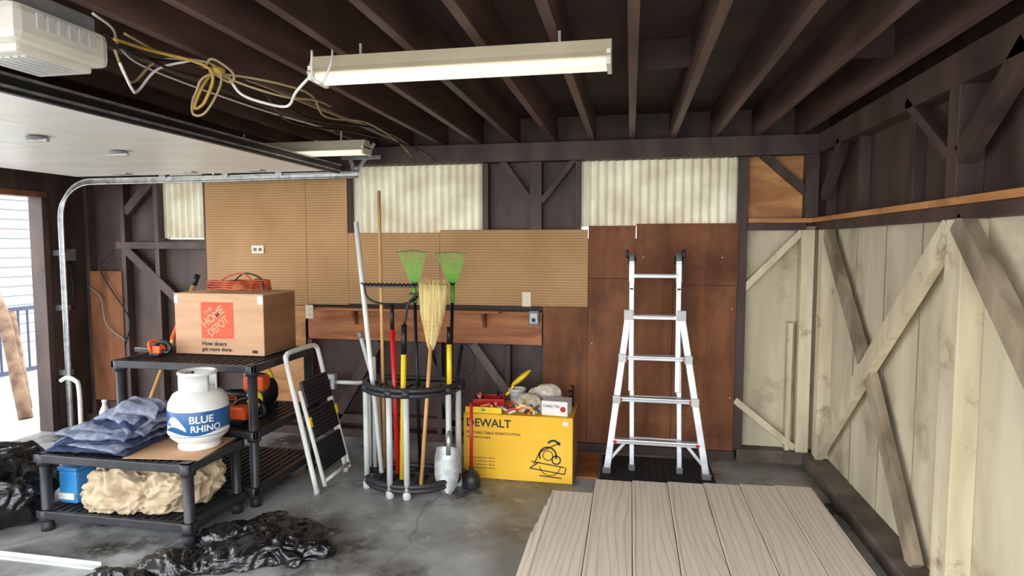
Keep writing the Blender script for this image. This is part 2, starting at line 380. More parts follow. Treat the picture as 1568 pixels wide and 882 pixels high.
# right wall
o=Ob('wall_right')
o.box(XR+0.05,XR+0.10,YF,YB+0.13,0,1.83,'tan'); o.box(XR+0.05,XR+0.10,YF,YB+0.13,1.83,ZC,'dark')
o.done()
o=Ob('trim_right_framing')
X0,X1=XR-0.03,XR+0.05
o.box(X0-0.03,X1,YF,YB-0.05,2.38,2.522,'dark',0.004)
o.box(X0-0.05,X1,YF,YB-0.03,1.868,1.90,'orply',0.002); o.box(X0-0.03,X1,YF,YB-0.03,1.81,1.866,'dark',0.002)
o.box(X0-0.07,X1,YF,YB-0.03,0.0,0.10,'curb',0.006)
for y in (4.93,4.30,3.55,2.3,1.6,0.6): o.box(X0+0.02,X1,y-0.025,y+0.025,1.9,2.38,'dark',0.003)
o.box(X0-0.03,X1,2.985,3.075,1.9,2.38,'dark',0.004)
o.beam((X0,3.08,2.10),(X0,3.52,2.42),0.05,0.06,'dark',up=(1,0,0)); o.beam((X0,2.98,2.08),(X0,2.55,2.42),0.09,0.06,'dark',up=(1,0,0))
o.beam((X0,4.9,2.05),(X0,4.55,2.40),0.07,0.06,'dark',up=(1,0,0))
o.box(X0-0.02,X1,2.93,3.07,0.1,1.81,'tanwood',0.004); o.box(X0-0.01,X1,4.90,5.0,0.1,1.81,'tanwood',0.004)
for y in (4.45,3.98,3.52,2.55,2.1,1.7): o.box(X1-0.004,X1,y-0.003,y+0.003,0.1,1.81,'greywood')
o.beam((X0+0.01,3.07,1.78),(X0+0.01,3.98,0.98),0.11,0.05,'tanwood',up=(1,0,0)); o.beam((X0+0.01,3.98,0.98),(X0+0.01,4.93,0.12),0.11,0.05,'tanwood',up=(1,0,0))
o.beam((X0+0.02,4.90,1.80),(X0+0.02,4.09,1.00),0.10,0.05,'greywood',up=(1,0,0)); o.beam((X0+0.02,3.97,0.92),(X0+0.02,3.30,0.10),0.10,0.05,'greywood',up=(1,0,0))
o.beam((X0,2.98,1.80),(X0,1.3,0.12),0.10,0.06,'greywood',up=(1,0,0)); o.beam((X0,-0.3,1.60),(X0,1.15,0.12),0.10,0.06,'tanwood',up=(1,0,0))
o.box(X0,X1,1.16,1.26,0.1,1.81,'tanwood',0.004)
o.done()

# left wall
o=Ob('wall_left')
o.box(XL-0.12,XL,4.72,YB+0.13,0,ZC,'dark'); o.box(XL-0.12,XL,YF,4.72,2.15,ZC,'dark'); o.box(XL-0.12,XL,YF,-0.2,0,2.15,'dark')
o.done()
o=Ob('trim_door_jamb'); o.box(XL-0.13,XL+0.015,4.66,4.719,0,2.12,'dark',0.003); o.box(XL-0.13,XL+0.015,-0.2,4.719,2.121,2.17,'redply',0.003); o.done()

o=Ob('garage_door_overhead')
zx=[-4.80,-4.185,-3.57,-2.955,-2.34]
for i in range(4):
    a,b=zx[i]+0.003,zx[i+1]-0.003
    o.box(a,b,0.05,4.70,2.295,2.325,'doorwhite',0.004)
for x in (-2.955,-3.57,-4.185):
    for y in (0.15,2.4,4.55): o.box(x-0.06,x+0.06,y-0.04,y+0.04,2.286,2.296,'steel',0.002)
o.box(-2.338,-2.305,0.05,4.70,2.27,2.345,'blackmetal',0.004); o.box(-2.305,-2.29,0.05,4.70,2.330,2.340,'steel'); o.box(-2.305,-2.29,0.05,4.70,2.285,2.295,'steel')
for y in (3.45,2.9):
    o.lathe([(0.05,0),(0.055,0.01),(0.03,0.02),(0.03,0.014)],(-3.2,y,2.275),'grey',20); o.box(-3.27,-3.13,y-0.012,y+0.012,2.262,2.278,'steel',0.003)
for x in (-2.45,-3.5,-4.6):
    for y in (0.3,4.6): o.box(x-0.012,x+0.012,y-0.002,y+0.002,2.32,2.524,'steel')
o.done()
o=Ob('garage_door_track')
ty=4.76
path=[(XL+0.10,ty,0.0),(XL+0.10,ty,1.0),(XL+0.10,ty,1.93)]
for k in range(1,9):
    a=math.pi/2*k/8; path.append((XL+0.10+0.33*(1-math.cos(a)),ty,1.93+0.33*math.sin(a)))
path.append((-3.3,ty,2.262)); path.append((-2.18,ty,2.27))
for dz in (-0.022,0.022):
    o.tube([(p[0]-(dz if p[2]<2.1 else 0),p[1],p[2]+(dz if p[2]>2.1 else 0)) for p in path],0.010,'steel',8)
for a,b in zip(path[:-1],path[1:]): o.beam(a,b,0.006,0.045,'steel',up=(0,0,1) if abs(b[2]-a[2])<0.3 else (1,0,0),bev=0)
for z in (0.5,1.1,1.6): o.box(XL+0.001,XL+0.11,ty-0.002,ty+0.05,z,z+0.05,'steel',0.002)
for x in (-4.0,-3.4,-2.9): o.box(x,x+0.06,ty-0.03,ty+0.03,2.272,2.31,'steel',0.003)
o.beam((-2.22,ty+0.03,2.27),(-2.30,ty+0.03,2.52),0.035,0.004,'steel'); o.beam((-2.22,ty+0.035,2.27),(-2.05,ty+0.035,2.52),0.03,0.004,'steel')
o.beam((-2.32,4.75,2.40),(-1.98,4.75,2.40),0.03,0.004,'steel')
o.done()

# exterior
o=Ob('neighbour_house_siding')
o.box(-9.8,-9.55,4,14,-0.1,5,'extsiding')
for k in range(34):
    z=0.0+k*0.15; o.beam((-9.53,4,z+0.075),(-9.53,14,z+0.075),0.15,0.02,'extsiding',up=(1,0,0.22),bev=0)
o.done()
o=Ob('deck_railing')
for z in (0.12,0.9): o.beam((-7.5,5.4,z),(-7.5,9,z),0.05,0.05,'navy',up=(1,0,0))
for k in range(30): o.beam((-7.5,5.45+k*0.12,0.1),(-7.5,5.45+k*0.12,0.9),0.02,0.02,'navy')
for y in (5.4,7.2,9): o.beam((-7.5,y,-0.005),(-7.5,y,1.0),0.08,0.08,'navy')
o.done()
o=Ob('leaning_wood_log'); o.tube([(-5.80,4.98,0.0),(-6.1,5.15,0.45),(-6.45,5.36,0.9),(-6.75,5.5,1.25)],[0.06,0.055,0.06,0.05],'bark',12,cr=4)
o.tube([(-6.15,5.3,0.0),(-6.4,5.45,0.5),(-6.65,5.6,0.95)],0.045,'bark',12,cr=4); o.done()

def fixture(x0,x1,y,z,name='fluorescent_light_fixture'):
    o=Ob(name)
    mx=Matrix(((0,0,1,x0),(1,0,0,y),(0,1,0,z),(0,0,0,1)))
    o.prism([(-0.07,0.028),(0.07,0.028),(0.04,0.085),(-0.04,0.085)],x1-x0,mx,'fixture')
    for s in (-1,1):
        o.prism([(s*0.065,0.03),(s*0.083,0.008),(s*0.083,0.012),(s*0.067,0.034)],x1-x0,mx,'fixture')
        o.tube([(x0+0.02,y+s*0.035,z+0.004),(x1-0.02,y+s*0.035,z+0.004)],0.018,'fluo',14)
    for x in (x0,x1-0.018): o.box(x,x+0.018,y-0.075,y+0.075,z-0.016,z+0.04,'opener',0.003)
    for x in (x0+0.2,x1-0.2): o.beam((x,y,z+0.085),(x,y,2.524),0.012,0.012,'steel')
    return o.done()
fixture(-1.30,-0.08,2.45,2.385); fixture(-3.05,-1.87,4.25,2.362)

o=Ob('garage_door_opener')
o.box(-2.20,-1.90,1.66,2.03,2.345,2.47,'opener',0.03); o.box(-2.17,-1.94,1.70,1.99,2.32,2.35,'opener',0.012)
o.box(-2.20,-1.93,1.62,2.0,2.47,2.524,'grey',0.006); o.box(-2.283,-2.20,1.64,2.0,2.36,2.515,'grey',0.01)
for k in range(6): o.box(-1.903,-1.897,1.74+k*0.04,1.765+k*0.04,2.40,2.45,'ltgrey')
for k in range(6): o.box(-2.14+k*0.032,-2.12+k*0.032,1.75,1.95,2.316,2.321,'ltgrey')
o.done()
o=Ob('overhead_wiring')
W=lambda pts,r,m:o.tube(pts,r,m,8,cr=6)
W([(-1.89,2.04,2.42),(-1.95,2.15,2.36),(-2.04,2.3,2.38),(-1.99,2.39,2.49),(-1.815,2.47,2.49),(-1.78,2.5,2.42),(-1.83,2.46,2.28),(-1.88,2.44,2.27),(-1.88,2.46,2.36),(-1.8,2.5,2.45),(-1.6,2.9,2.46),(-1.7,3.3,2.42),(-1.654,3.74,2.47),(-1.7,4.4,2.46),(-1.78,4.92,2.42)],0.0055,'tanwire')
W([(-1.89,2.04,2.46),(-1.94,2.25,2.49),(-1.80,2.45,2.46),(-1.84,2.47,2.33),(-1.88,2.45,2.30),(-1.84,2.5,2.44),(-1.77,2.56,2.46)],0.007,'yelwire')
W([(-1.89,2.05,2.44),(-1.98,2.3,2.47),(-1.86,2.6,2.50),(-1.9,3.1,2.49),(-1.88,3.5,2.45),(-1.7,4.1,2.49),(-1.75,5.0,2.48)],0.007,'blackmetal')
W([(-1.95,2.05,2.49),(-1.92,2.4,2.44),(-1.80,2.8,2.46),(-1.92,3.3,2.40),(-1.80,3.9,2.44),(-1.62,4.5,2.43),(-1.60,4.98,2.40)],0.006,'blackmetal')
W([(-1.78,2.55,2.45),(-1.74,2.58,2.38),(-1.65,2.62,2.345),(-1.557,2.657,2.335),(-1.45,2.55,2.37),(-1.31,2.45,2.42)],0.0065,'white')
W([(-1.30,2.42,2.49),(-1.27,2.36,2.47),(-1.26,2.345,2.37),(-1.22,2.345,2.35),(-1.18,2.345,2.42),(-1.2,2.40,2.49)],0.005,'white')
W([(-1.9,2.1,2.50),(-1.95,2.4,2.505),(-1.85,2.9,2.505),(-1.80,3.4,2.49),(-1.75,4.0,2.5)],0.005,'tanwire')
W([(-1.89,2.06,2.38),(-1.93,2.16,2.31),(-1.99,2.26,2.33),(-1.97,2.35,2.44),(-1.88,2.45,2.50)],0.0055,'white')
W([(-1.83,2.46,2.47),(-1.76,2.42,2.49),(-1.70,2.47,2.44),(-1.76,2.53,2.42),(-1.82,2.50,2.46),(-1.72,2.60,2.42),(-1.62,2.75,2.40),(-1.60,3.0,2.44),(-1.72,3.4,2.50)],0.0055,'tanwire')
W([(-1.89,1.95,2.52),(-1.95,2.1,2.52),(-2.1,2.3,2.515),(-2.2,2.6,2.51),(-2.2,3.4,2.51),(-2.1,4.2,2.515)],0.005,'white')
o.lump((-1.80,2.5,2.465),(0.03,0.03,0.02),'yelwire',3,0.005,20,sub=2)
o.done()

def outlet(x,z,hor=False,y=YB-0.018):
    o=Ob('wall_outlet'); w,h=(0.06,0.037) if hor else (0.037,0.06)
    o.box(x-w,x+w,y-0.008,y,z-h,z+h,'beige',0.003)
    for s in (-1,1):
        cx,cz=(x+s*0.025,z) if hor else (x,z+s*0.025)
        o.box(cx-0.015,cx+0.015,y-0.011,y-0.007,cz-0.014,cz+0.014,'grey' if hor else 'white',0.002)
        for q in (-0.005,0.005): o.box(cx+q-0.0012,cx+q+0.0012,y-0.0125,y-0.010,cz-0.006,cz+0.005,'ink')
    return o.done()
outlet(-3.27,1.657,True); outlet(-0.837,1.25); outlet(-2.724,1.12,y=YB-0.125)
o=Ob('junction_box'); o.box(-0.81,-0.73,YB-0.07,YB-0.0185,1.04,1.16,'grey',0.006); o.box(-0.80,-0.74,YB-0.075,YB-0.069,1.06,1.14,'ltgrey',0.003); o.box(-0.785,-0.755,YB-0.078,YB-0.074,1.07,1.10,'ink'); o.done()
o=Ob('junction_box'); o.box(-2.66,-2.54,YB-0.06,YB-0.002,0.43,0.56,'ltgrey',0.006); o.box(-2.62,-2.58,YB-0.065,YB-0.058,0.47,0.52,'blue',0.002)
o.tube([(-2.54,YB-0.03,0.49),(-2.35,YB-0.03,0.49),(-2.25,YB-0.03,0.50)],0.018,'white',10); o.done()
o=Ob('junction_box'); o.box(XL+0.001,XL+0.05,4.85,4.95,1.55,1.66,'grey',0.006); o.tube([(XL+0.03,4.9,1.55),(XL+0.03,4.92,1.3),(XL+0.05,4.9,1.1)],0.008,'blackmetal',8,cr=4); o.done()
o=Ob('hanging_wall_cable'); o.tube([(-4.75,5.02,1.65),(-4.9,5.0,1.5),(-4.8,5.0,1.3),(-4.6,5.0,1.0),(-4.66,5.0,0.75)],0.007,'blackmetal',8,cr=5)
o.tube([(-5.05,5.02,1.3),(-4.9,5.0,1.2),(-4.85,5.0,0.95),(-4.65,5.0,0.8)],0.006,'grey',8,cr=5); o.done()
o=Ob('white_drain_pipe'); o.tube([(-4.62,4.45,0.0),(-4.62,4.45,0.46),(-4.66,4.45,0.54),(-4.74,4.45,0.56),(-4.80,4.45,0.53)],0.018,'white',12,cr=4); o.done()

# siding stack
o=Ob('siding_plank_stack')
xe=[-0.485,-0.215,0.03,0.265,0.50,0.735,0.97,1.20]
NL=6
for L in range(NL):
    z=0.0+L*0.0157
    for i in range(7):
        dx=(NL-1-L)*-0.014+random.uniform(-0.003,0.003) if i==0 else 0
        fy=4.17 + i*0.024 - (0.22 if i==0 else 0) - (NL-1-L)*0.008*(i%2)
        if i==0: fy-=(NL-1-L)*0.09
        y0=0.55+random.uniform(-0.02,0.02)
        o.box(xe[i]+dx+0.002,xe[i+1]-0.003,y0,fy,z,z+0.0148,'siding',0.002)
for i in range(7):
    o.box(xe[i]+0.004,xe[i]+0.016,0.56,4.10+(0.02*i if i else -0.15),0.0935,0.0955,'siding',0.001)
o.done()

# ladder
o=Ob('mat_under_ladder'); 
o.box(-0.20,0.62,4.42,4.96,0.0,0.010,'rubber',0.003)
for i in range(16):
    for j in range(10): o.box(-0.18+i*0.05,-0.15+i*0.05,4.45+j*0.05,4.48+j*0.05,0.0095,0.013,'rubber')
o.done()
o=Ob('plywood_offcut'); o.box(-0.37,-0.215,4.42,4.97,0,0.018,'shelfwood',0.002); o.done()
o=Ob('telescoping_ladder')
def yl(z): return 4.56+0.10*z
def rail(x0,z0,x1,z1,w=0.048,d=0.06,dy=0): o.beam((x0,yl(z0)+dy,z0),(x1,yl(z1)+dy,z1),w,d,'alu',up=(0,1,0),bev=0.005)
rail(-0.150,0.045,-0.008,1.20); rail(0.555,0.045,0.371,1.20)
rail(0.016,0.62,0.012,1.56,0.036,0.045,-0.002); rail(0.348,0.62,0.352,1.56,0.036,0.045,-0.002)
rail(0.03,0.045,0.012,1.56,0.034,0.04,0.075); rail(0.375,0.045,0.352,1.56,0.034,0.04,0.075)
def flx(z): t=(z-0.045)/1.155; return (-0.150+0.142*t, 0.555-0.184*t)
for z in (1.47,1.165): o.box(0.02,0.345,yl(z)-0.028,yl(z)+0.02,z-0.016,z+0.014,'alu',0.006); o.box(0.04,0.32,yl(z)-0.030,yl(z)-0.027,z+0.002,z+0.006,'grey')
for z in (0.865,0.56,0.25):
    a,b=flx(z); o.box(a+0.01,b-0.01,yl(z)-0.032,yl(z)+0.03,z-0.016,z+0.016,'alu',0.006); o.box(a+0.04,b-0.04,yl(z)-0.034,yl(z)-0.031,z+0.002,z+0.006,'grey')
    for x in (a+0.03,b-0.03): o.box(x-0.012,x+0.012,yl(z)-0.0345,yl(z)-0.0315,z-0.01,z+0.01,'red')
for z in (1.47,1.165,0.865,0.56,0.25): o.box(0.02,0.36,yl(z)+0.058,yl(z)+0.094,z-0.012,z+0.012,'alu',0.005)
a,b=flx(0.23); 
o.beam((a+0.10,yl(.2)-0.01,0.235),(a-0.005,yl(.1)-0.01,0.11),0.022,0.004,'alu'); o.beam((b-0.10,yl(.2)-0.01,0.235),(b+0.005,yl(.1)-0.01,0.11),0.022,0.004,'alu')
for x in (-0.153,0.558): o.box(x-0.032,x+0.032,4.525,4.61,0.013,0.055,'grey',0.006)
for x in (0.03,0.376): o.box(x-0.024,x+0.024,4.615,4.67,0.013,0.06,'grey',0.006)
for x in (0.012,0.352):
    mx=Matrix.Translation((x,yl(1.58)+0.035,1.585))@Matrix.Rotation(math.pi/2,4,'Y')
    o.lathe([(0.045,-0.02),(0.05,-0.012),(0.05,0.012),(0.045,0.02)],(0,0,0),'grey',20,mx)
    o.lathe([(0.03,-0.03),(0.03,0.03)],(0,0,0),'blackmetal',16,mx)
    s=-1 if x<0.1 else 1
    o.lathe([(0.028,-0.012),(0.034,-0.006),(0.034,0.006),(0.028,0.012)],(0,0,0),'navy',20,mx@Matrix.Translation((-0.045,0,s*0.035)))
    o.beam((x,yl(1.5)-0.01,1.42),(x,yl(1.5)+0.01,1.58),0.042,0.05,'alu',bev=0.006)
    o.box(x-0.012,x+0.012,yl(1.4)-0.028,yl(1.4)-0.024,1.30,1.38,'blackmetal')
for x,z in ((-0.008,1.19),(0.371,1.19)): o.box(x-0.034,x+0.034,yl(z)-0.045,yl(z)+0.035,z-0.045,z+0.03,'ltgrey',0.006)
for z in (0.865,0.56):
    a,b=flx(z)
    for x in (a,b): o.box(x-0.028,x+0.028,yl(z)-0.05,yl(z)-0.03,z-0.03,z+0.03,'ltgrey',0.005)
o.done()

# yellow carton
BX0,BX1,BY0,BY1,BZ=-1.18,-0.385,4.30,4.72,0.478
o=Ob('yellow_cardboard_carton')
o.box(BX0,BX1,BY0,BY1,0.001,BZ-0.004,'yel',0.004)
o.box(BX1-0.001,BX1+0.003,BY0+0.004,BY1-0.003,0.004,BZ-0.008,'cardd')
o.box(BX0,BX1,BY0,BY0+0.208,BZ-0.004,BZ,'yel',0.001); o.box(BX0,BX1,BY0+0.212,BY1,BZ-0.004,BZ,'yel',0.001)
F=lambda x0,z0:(lambda u,v:V((x0+u,BY0-0.0015,z0+v)))
o.text('DEWALT',0.082,F(BX0+0.02,0.385),'ink',(1.0,1.0))
o.text('PORTABLE TABLE WORKSTATION',0.026,F(BX0+0.02,0.33),'ink'); o.text('Scie portative a onglet',0.020,F(BX0+0.02,0.30),'ink')
for k in range(4): o.text('- heavy duty performance - 305 mm',0.014,F(BX0+0.03,0.15-k*0.025),'ink')
def ring(cx,cz,r,t,a0,a1,n=18):
    pr=[(cx+(r)*math.cos(a0+(a1-a0)*k/n),cz+r*math.sin(a0+(a1-a0)*k/n)) for k in range(n+1)]
    for (xa,za),(xb,zb) in zip(pr[:-1],pr[1:]): o.beam((xa,BY0-0.001,za),(xb,BY0-0.001,zb),t,0.001,'ink',bev=0)
ring(-0.56,0.20,0.060,0.012,-0.4,3.6); ring(-0.56,0.20,0.035,0.006,0,6.28); ring(-0.545,0.13,0.075,0.006,3.3,6.2)
ring(-0.52,0.265,0.045,0.016,0.3,2.6); ring(-0.50,0.17,0.03,0.01,0,6.28)
for a,b in (((-0.69,0.10),(-0.44,0.07)),((-0.69,0.10),(-0.62,0.15)),((-0.44,0.07),(-0.43,0.12)),((-0.62,0.05),(-0.46,0.04)),((-0.62,0.22),(-0.47,0.30)),((-0.68,0.15),(-0.44,0.12)),((-0.66,0.13),(-0.62,0.22))):
    o.beam((a[0],BY0-0.001,a[1]),(b[0],BY0-0.001,b[1]),0.008,0.001,'ink',bev=0)
o.box(BX0+0.02,BX0+0.10,BY0-0.0018,BY0,0.03,0.05,'ink'); o.box(BX1-0.07,BX1-0.03,BY0-0.0018,BY0,0.42,0.45,'white')
o.done()
zt=BZ
o=Ob('small_parts_box'); mx=Matrix.Translation((-0.51,4.42,zt+0.001))@Matrix.Rotation(-0.12,4,'Z')
o.box(-0.095,0.095,-0.08,0.07,0,0.105,'white',0.004,mx)
o.text('CABLE TIES',0.024,lambda u,v:mx@V((-0.082+u,-0.0812,0.06+v)),'ink'); o.lathe([(0.020,0),(0.020,0.001)],(0,0,0),'red',20,mx@Matrix.Translation((0.062,-0.080,0.05))@Matrix.Rotation(math.pi/2,4,'X')); o.done()
for (x,y,dz,sx,sy,sz,sd) in ((-0.725,4.46,0.04,0.09,0.075,0.06,2),(-0.62,4.62,0.07,0.11,0.065,0.085,5)):
    o=Ob('plastic_bag_of_hardware'); o.lump((x,y,zt+dz),(sx,sy,sz),'plasticbag',sd,0.022,9,sub=5,base=zt+0.001,ani=0.5)
    for k in range(8):
        a=random.uniform(0,6.28); q=V((x+sx*0.6*math.cos(a),y+sy*0.6*math.sin(a),zt+dz+sz*0.9)); o.beam(q,q+V((random.uniform(-.03,.03),0.02,0.004)),0.012,0.008,random.choice(['orange','steel','woodh','yelh']),bev=0.001)
    o.done()
o=Ob('red_tool_tray'); mx=Matrix.Translation((-1.04,4.54,zt+0.002))@Matrix.Rotation(0.15,4,'Z')
o.box(-0.12,0.12,-0.08,0.08,0,0.012,'red',0.004,mx)
for a in ((-0.12,0.12,-0.08,-0.07),(-0.12,0.12,0.07,0.08),(-0.12,-0.11,-0.08,0.08),(0.11,0.12,-0.08,0.08)): o.box(*a,0.004,0.065,'red',0.002,mx)
for k in range(12):
    x,y=random.uniform(-.07,.07),random.uniform(-.04,.03); o.beam(mx@V((x,y,0.03+k*0.004)),mx@V((x+random.uniform(-.04,.04),y+0.03,0.035+k*0.006)),0.016,0.012,random.choice(['blackmetal','steel','orange','red','red']))
o.done()
o=Ob('spirit_level'); o.box(-1.17,-0.90,4.312,4.332,zt+0.001,zt+0.045,'yelh',0.003); o.box(-1.05,-1.02,4.309,4.335,zt+0.015,zt+0.035,'green',0.002); o.done()
o=Ob('plastic_tub'); o.lathe([(0.045,0),(0.05,0.005),(0.062,0.11),(0.068,0.112),(0.068,0.122),(0.060,0.122),(0.056,0.11),(0.045,0.02)],(-0.84,4.62,zt+0.001),'white',28)
o.lathe([(0.0535,0.0),(0.0575,0.03)],(-0.84,4.62,zt+0.04),'bluep',24)
mx=Matrix.Translation((-0.84,4.61,zt+0.14))@Matrix.Rotation(-0.7,4,'Y')
o.lump((0.07,0,0.03),(0.09,0.05,0.02),'yelh',1,0.002,6,sub=4,mx=mx); o.tube([mx@V((-0.02,0,0.02)),mx@V((-0.07,0,0.005)),mx@V((-0.11,0,0))],0.011,'yelh',10,cr=3); o.done()
o=Ob('hand_tool_pile')
for k in range(34):
    x=random.uniform(-1.12,-0.64); y=random.uniform(4.345,4.375); a=random.uniform(0,3.1); L=random.uniform(.02,.06)
    d=V((math.cos(a)*L,math.sin(a)*L*0.2,0.01)); p=V((x,y,zt+0.012+0.010*(k%6)))
    o.beam(p-d,p+d,0.016,0.014,random.choice(['orange','blackmetal','steel','yelh','red','woodh','ltgrey']),bev=0.003)
o.done()
o=Ob('coiled_black_cord')
o.tube([(-0.43+0.02*math.cos(a*0.9),4.62+0.07*math.sin(a*0.9),zt+0.01+0.006*a) for a in range(24)],0.008,'blackmetal',8,cr=3); o.done()

# tool rack
o=Ob('garden_tool_rack')
cx,cy,hw=-1.505,4.13,0.335
def ringpts(z,sc=1.0):
    p=[(cx+hw*sc*math.cos(a),cy-0.30*sc*math.sin(a),z) for a in [math.pi*k/14 for k in range(15)]]
    return p+[(cx-hw*sc*0.9,cy+0.10,z),(cx+hw*sc*0.9,cy+0.10,z)]
for z in (0.055,0.085,0.70,0.735):
    o.tube(ringpts(z),0.020 if z<0.5 else 0.018,'black',10,closed=True,cr=2)
for z in (0.07,0.718):
    for k in range(-2,3): o.beam((cx+k*0.11,cy+0.10,z),(cx+k*0.10,cy-0.26+abs(k)*0.03,z),0.03,0.02,'black',up=(0,0,1))
    o.beam((cx-hw*0.95,cy,z),(cx+hw*0.95,cy,z),0.05,0.03,'black',up=(0,0,1))
for k in (0,2,6.2,7.8,11.5,14):
    a=math.pi*k/14; x,y=cx+hw*math.cos(a),cy-0.30*math.sin(a)
    o.tube([(x,y,0.05),(x,y,0.72)],0.020,'ltgrey',12); o.lathe([(0.022,0),(0.028,0.01),(0.028,0.05),(0.02,0.055)],(x,y,0.0),'ltgrey',14)
    o.lathe([(0.03,0),(0.03,0.05)],(x,y,0.69),'black',14); 
for x in (cx-hw*.9,cx+hw*.9): o.tube([(x,cy+0.1,0.0),(x,cy+0.1,0.72)],0.018,'ltgrey',12)
o.done()
zb=0.10
def pole(name,p0,p1,r,m): 
    o=Ob(name); o.tube([p0,p1],r,m,12); return o
pole('white_pole',(-1.70,4.02,zb),(-1.861,4.02,1.856),0.017,'white').done()
pole('wooden_pole',(-1.71,4.10,zb),(-1.704,4.05,2.07),0.012,'woodh').done()
pole('grey_pole',(-1.79,4.12,zb),(-1.79,4.12,0.9),0.016,'ltgrey').done()
o=Ob('hand_weeder'); o.tube([(-1.78,4.20,0.10),(-1.80,4.20,0.60),(-1.92,4.20,1.02)],0.016,'ltgrey',12); o.tube([(-1.92,4.20,1.02),(-1.935,4.20,1.065)],0.02,'grey',12); o.done()
o=pole('bow_rake',(-1.57,4.0,zb+0.01),(-1.60,4.0,1.12),0.017,'red')
o.tube([(-1.60,4.0,1.10),(-1.60,4.0,1.30)],0.014,'blackmetal',10)
o.tube([(-1.80,4.0,1.42),(-1.78,4.0,1.34),(-1.70,4.0,1.30),(-1.60,4.0,1.295),(-1.50,4.0,1.30),(-1.42,4.0,1.34),(-1.40,4.0,1.42)],0.007,'blackmetal',8,cr=5)
o.beam((-1.80,4.0,1.42),(-1.40,4.0,1.42),0.022,0.012,'blackmetal')
for k in range(14): x=-1.795+k*0.0303; o.beam((x,4.0,1.42),(x,3.94,1.44),0.009,0.007,'blackmetal',bev=0)
o.done()
o=pole('garden_hoe',(-1.515,3.93,zb),(-1.50,3.95,0.98),0.018,'yelh')
o.tube([(-1.50,3.95,0.96),(-1.495,3.95,1.16)],0.02,'blackmetal',10); o.tube([(-1.495,3.95,1.15),(-1.47,3.97,1.30),(-1.41,3.98,1.36)],0.010,'blackmetal',8,cr=4)
o.beam((-1.46,3.97,1.37),(-1.36,3.98,1.36),0.012,0.05,'blackmetal'); o.done()
def leafrake(x,z0,z1,y,hx,tilt=0):
    o=Ob('leaf_rake'); hub=V((x,y,z0)); top=z1
    o.tube([(hx,y+0.02,zb),(x,y,z0-0.04)],0.012,'blackmetal',10)
    o.tube([(x,y,z0-0.10),(x,y,z0+0.02)],0.016,'green',10)
    P=[]
    for k in range(12):
        a=(k-5.5)/5.5; e=V((x+a*0.10,y-0.03,top-abs(a)*0.012)); q=V((x+a*0.035,y,z0+0.06)); P.append((q,q.lerp(e,0.55)))
        o.beam(hub,q,0.006,0.003,'green',bev=0); o.beam(q,e,0.006,0.003,'green',bev=0); o.beam(e,e+V((0,-0.035,-0.01)),0.006,0.003,'green',up=(0,0,1),bev=0)
    for j in (0,1): o.tube([p[j] for p in P],0.004,'green',6)
    o.done()
leafrake(-1.462,1.40,1.665,4.07,-1.44); leafrake(-1.204,1.40,1.655,4.12,-1.25)
o=Ob('corn_broom'); o.tube([(-1.357,3.86,zb-0.02),(-1.30,3.93,1.05)],0.013,'woodh',12)
mx=Matrix.Translation((-1.30,3.93,1.0))@Matrix.Rotation(0.05,4,'Y')
o.lathe([(0.018,0),(0.03,0.03),(0.048,0.10),(0.064,0.16),(0.086,0.25),(0.098,0.36),(0.104,0.44)],(0,0,0),'straw',28,mx,sy=0.42)
for z,r in ((0.13,0.055),(0.16,0.064),(0.19,0.072)): o.tube([mx@V((r*1.03*math.cos(a),r*0.45*math.sin(a),z)) for a in [2*math.pi*k/20 for k in range(20)]],0.002,'woodh',6,closed=True)
for k in range(90):
    a=random.uniform(0,6.28); r=random.uniform(.3,1); u,v=r*math.cos(a),r*math.sin(a)
    o.beam(mx@V((u*0.09,v*0.036,0.36)),mx@V((u*0.107,v*0.046,0.45+random.uniform(-.01,.03))),0.003,0.003,'straw',bev=0)
o.done()
o=Ob('digging_shovel'); o.tube([(-1.20,4.0,0.30),(-1.205,4.03,0.75)],0.016,'woodh',12); o.tube([(-1.205,4.03,0.75),(-1.21,4.05,1.02)],0.018,'yelh',12); o.tube([(-1.21,4.05,1.02),(-1.21,4.05,1.14)],0.016,'blackmetal',10)
o.tube([(-1.20,3.985,0.27),(-1.20,4.0,0.44)],0.02,'steel',12)
nx,nz=14,18; vs=[];fs=[]
for j in range(nz+1):
    t=j/nz; z=0.33-t*0.315; w=0.085*(1 if t<0.45 else math.sqrt(max(0,1-((t-0.45)/0.56)**2)))+0.002; w*=(1-0.15*(1-min(1,t*5)))
    for i in range(nx+1):
        u=i/nx*2-1; vs.append(V((-1.20+u*w,3.955-0.03*t+0.028*(1-u*u),z)))
for j in range(nz):
    for i in range(nx): k=j*(nx+1)+i; fs.append((k,k+1,k+nx+2,k+nx+1))
o.raw(vs,fs,'steel',True); o.done()
o=pole('edger_tool',(-1.29,4.14,zb),(-1.15,4.16,1.0),0.013,'blackmetal')
o.tube([(-1.15,4.16,1.0),(-1.10,4.16,0.98),(-1.06,4.16,0.88),(-1.10,4.16,0.8),(-1.17,4.16,0.84)],0.009,'blackmetal',8,cr=4); o.done()
o=Ob('toilet_plunger'); o.tube([(-1.075,4.12,0.11),(-1.075,4.12,0.60)],0.012,'red',12)
o.lathe([(0.055,0.0),(0.062,0.01),(0.06,0.03),(0.066,0.045),(0.06,0.08),(0.035,0.11),(0.016,0.125),(0.014,0.15)],(-1.075,4.12,0.001),'black',28); o.done()

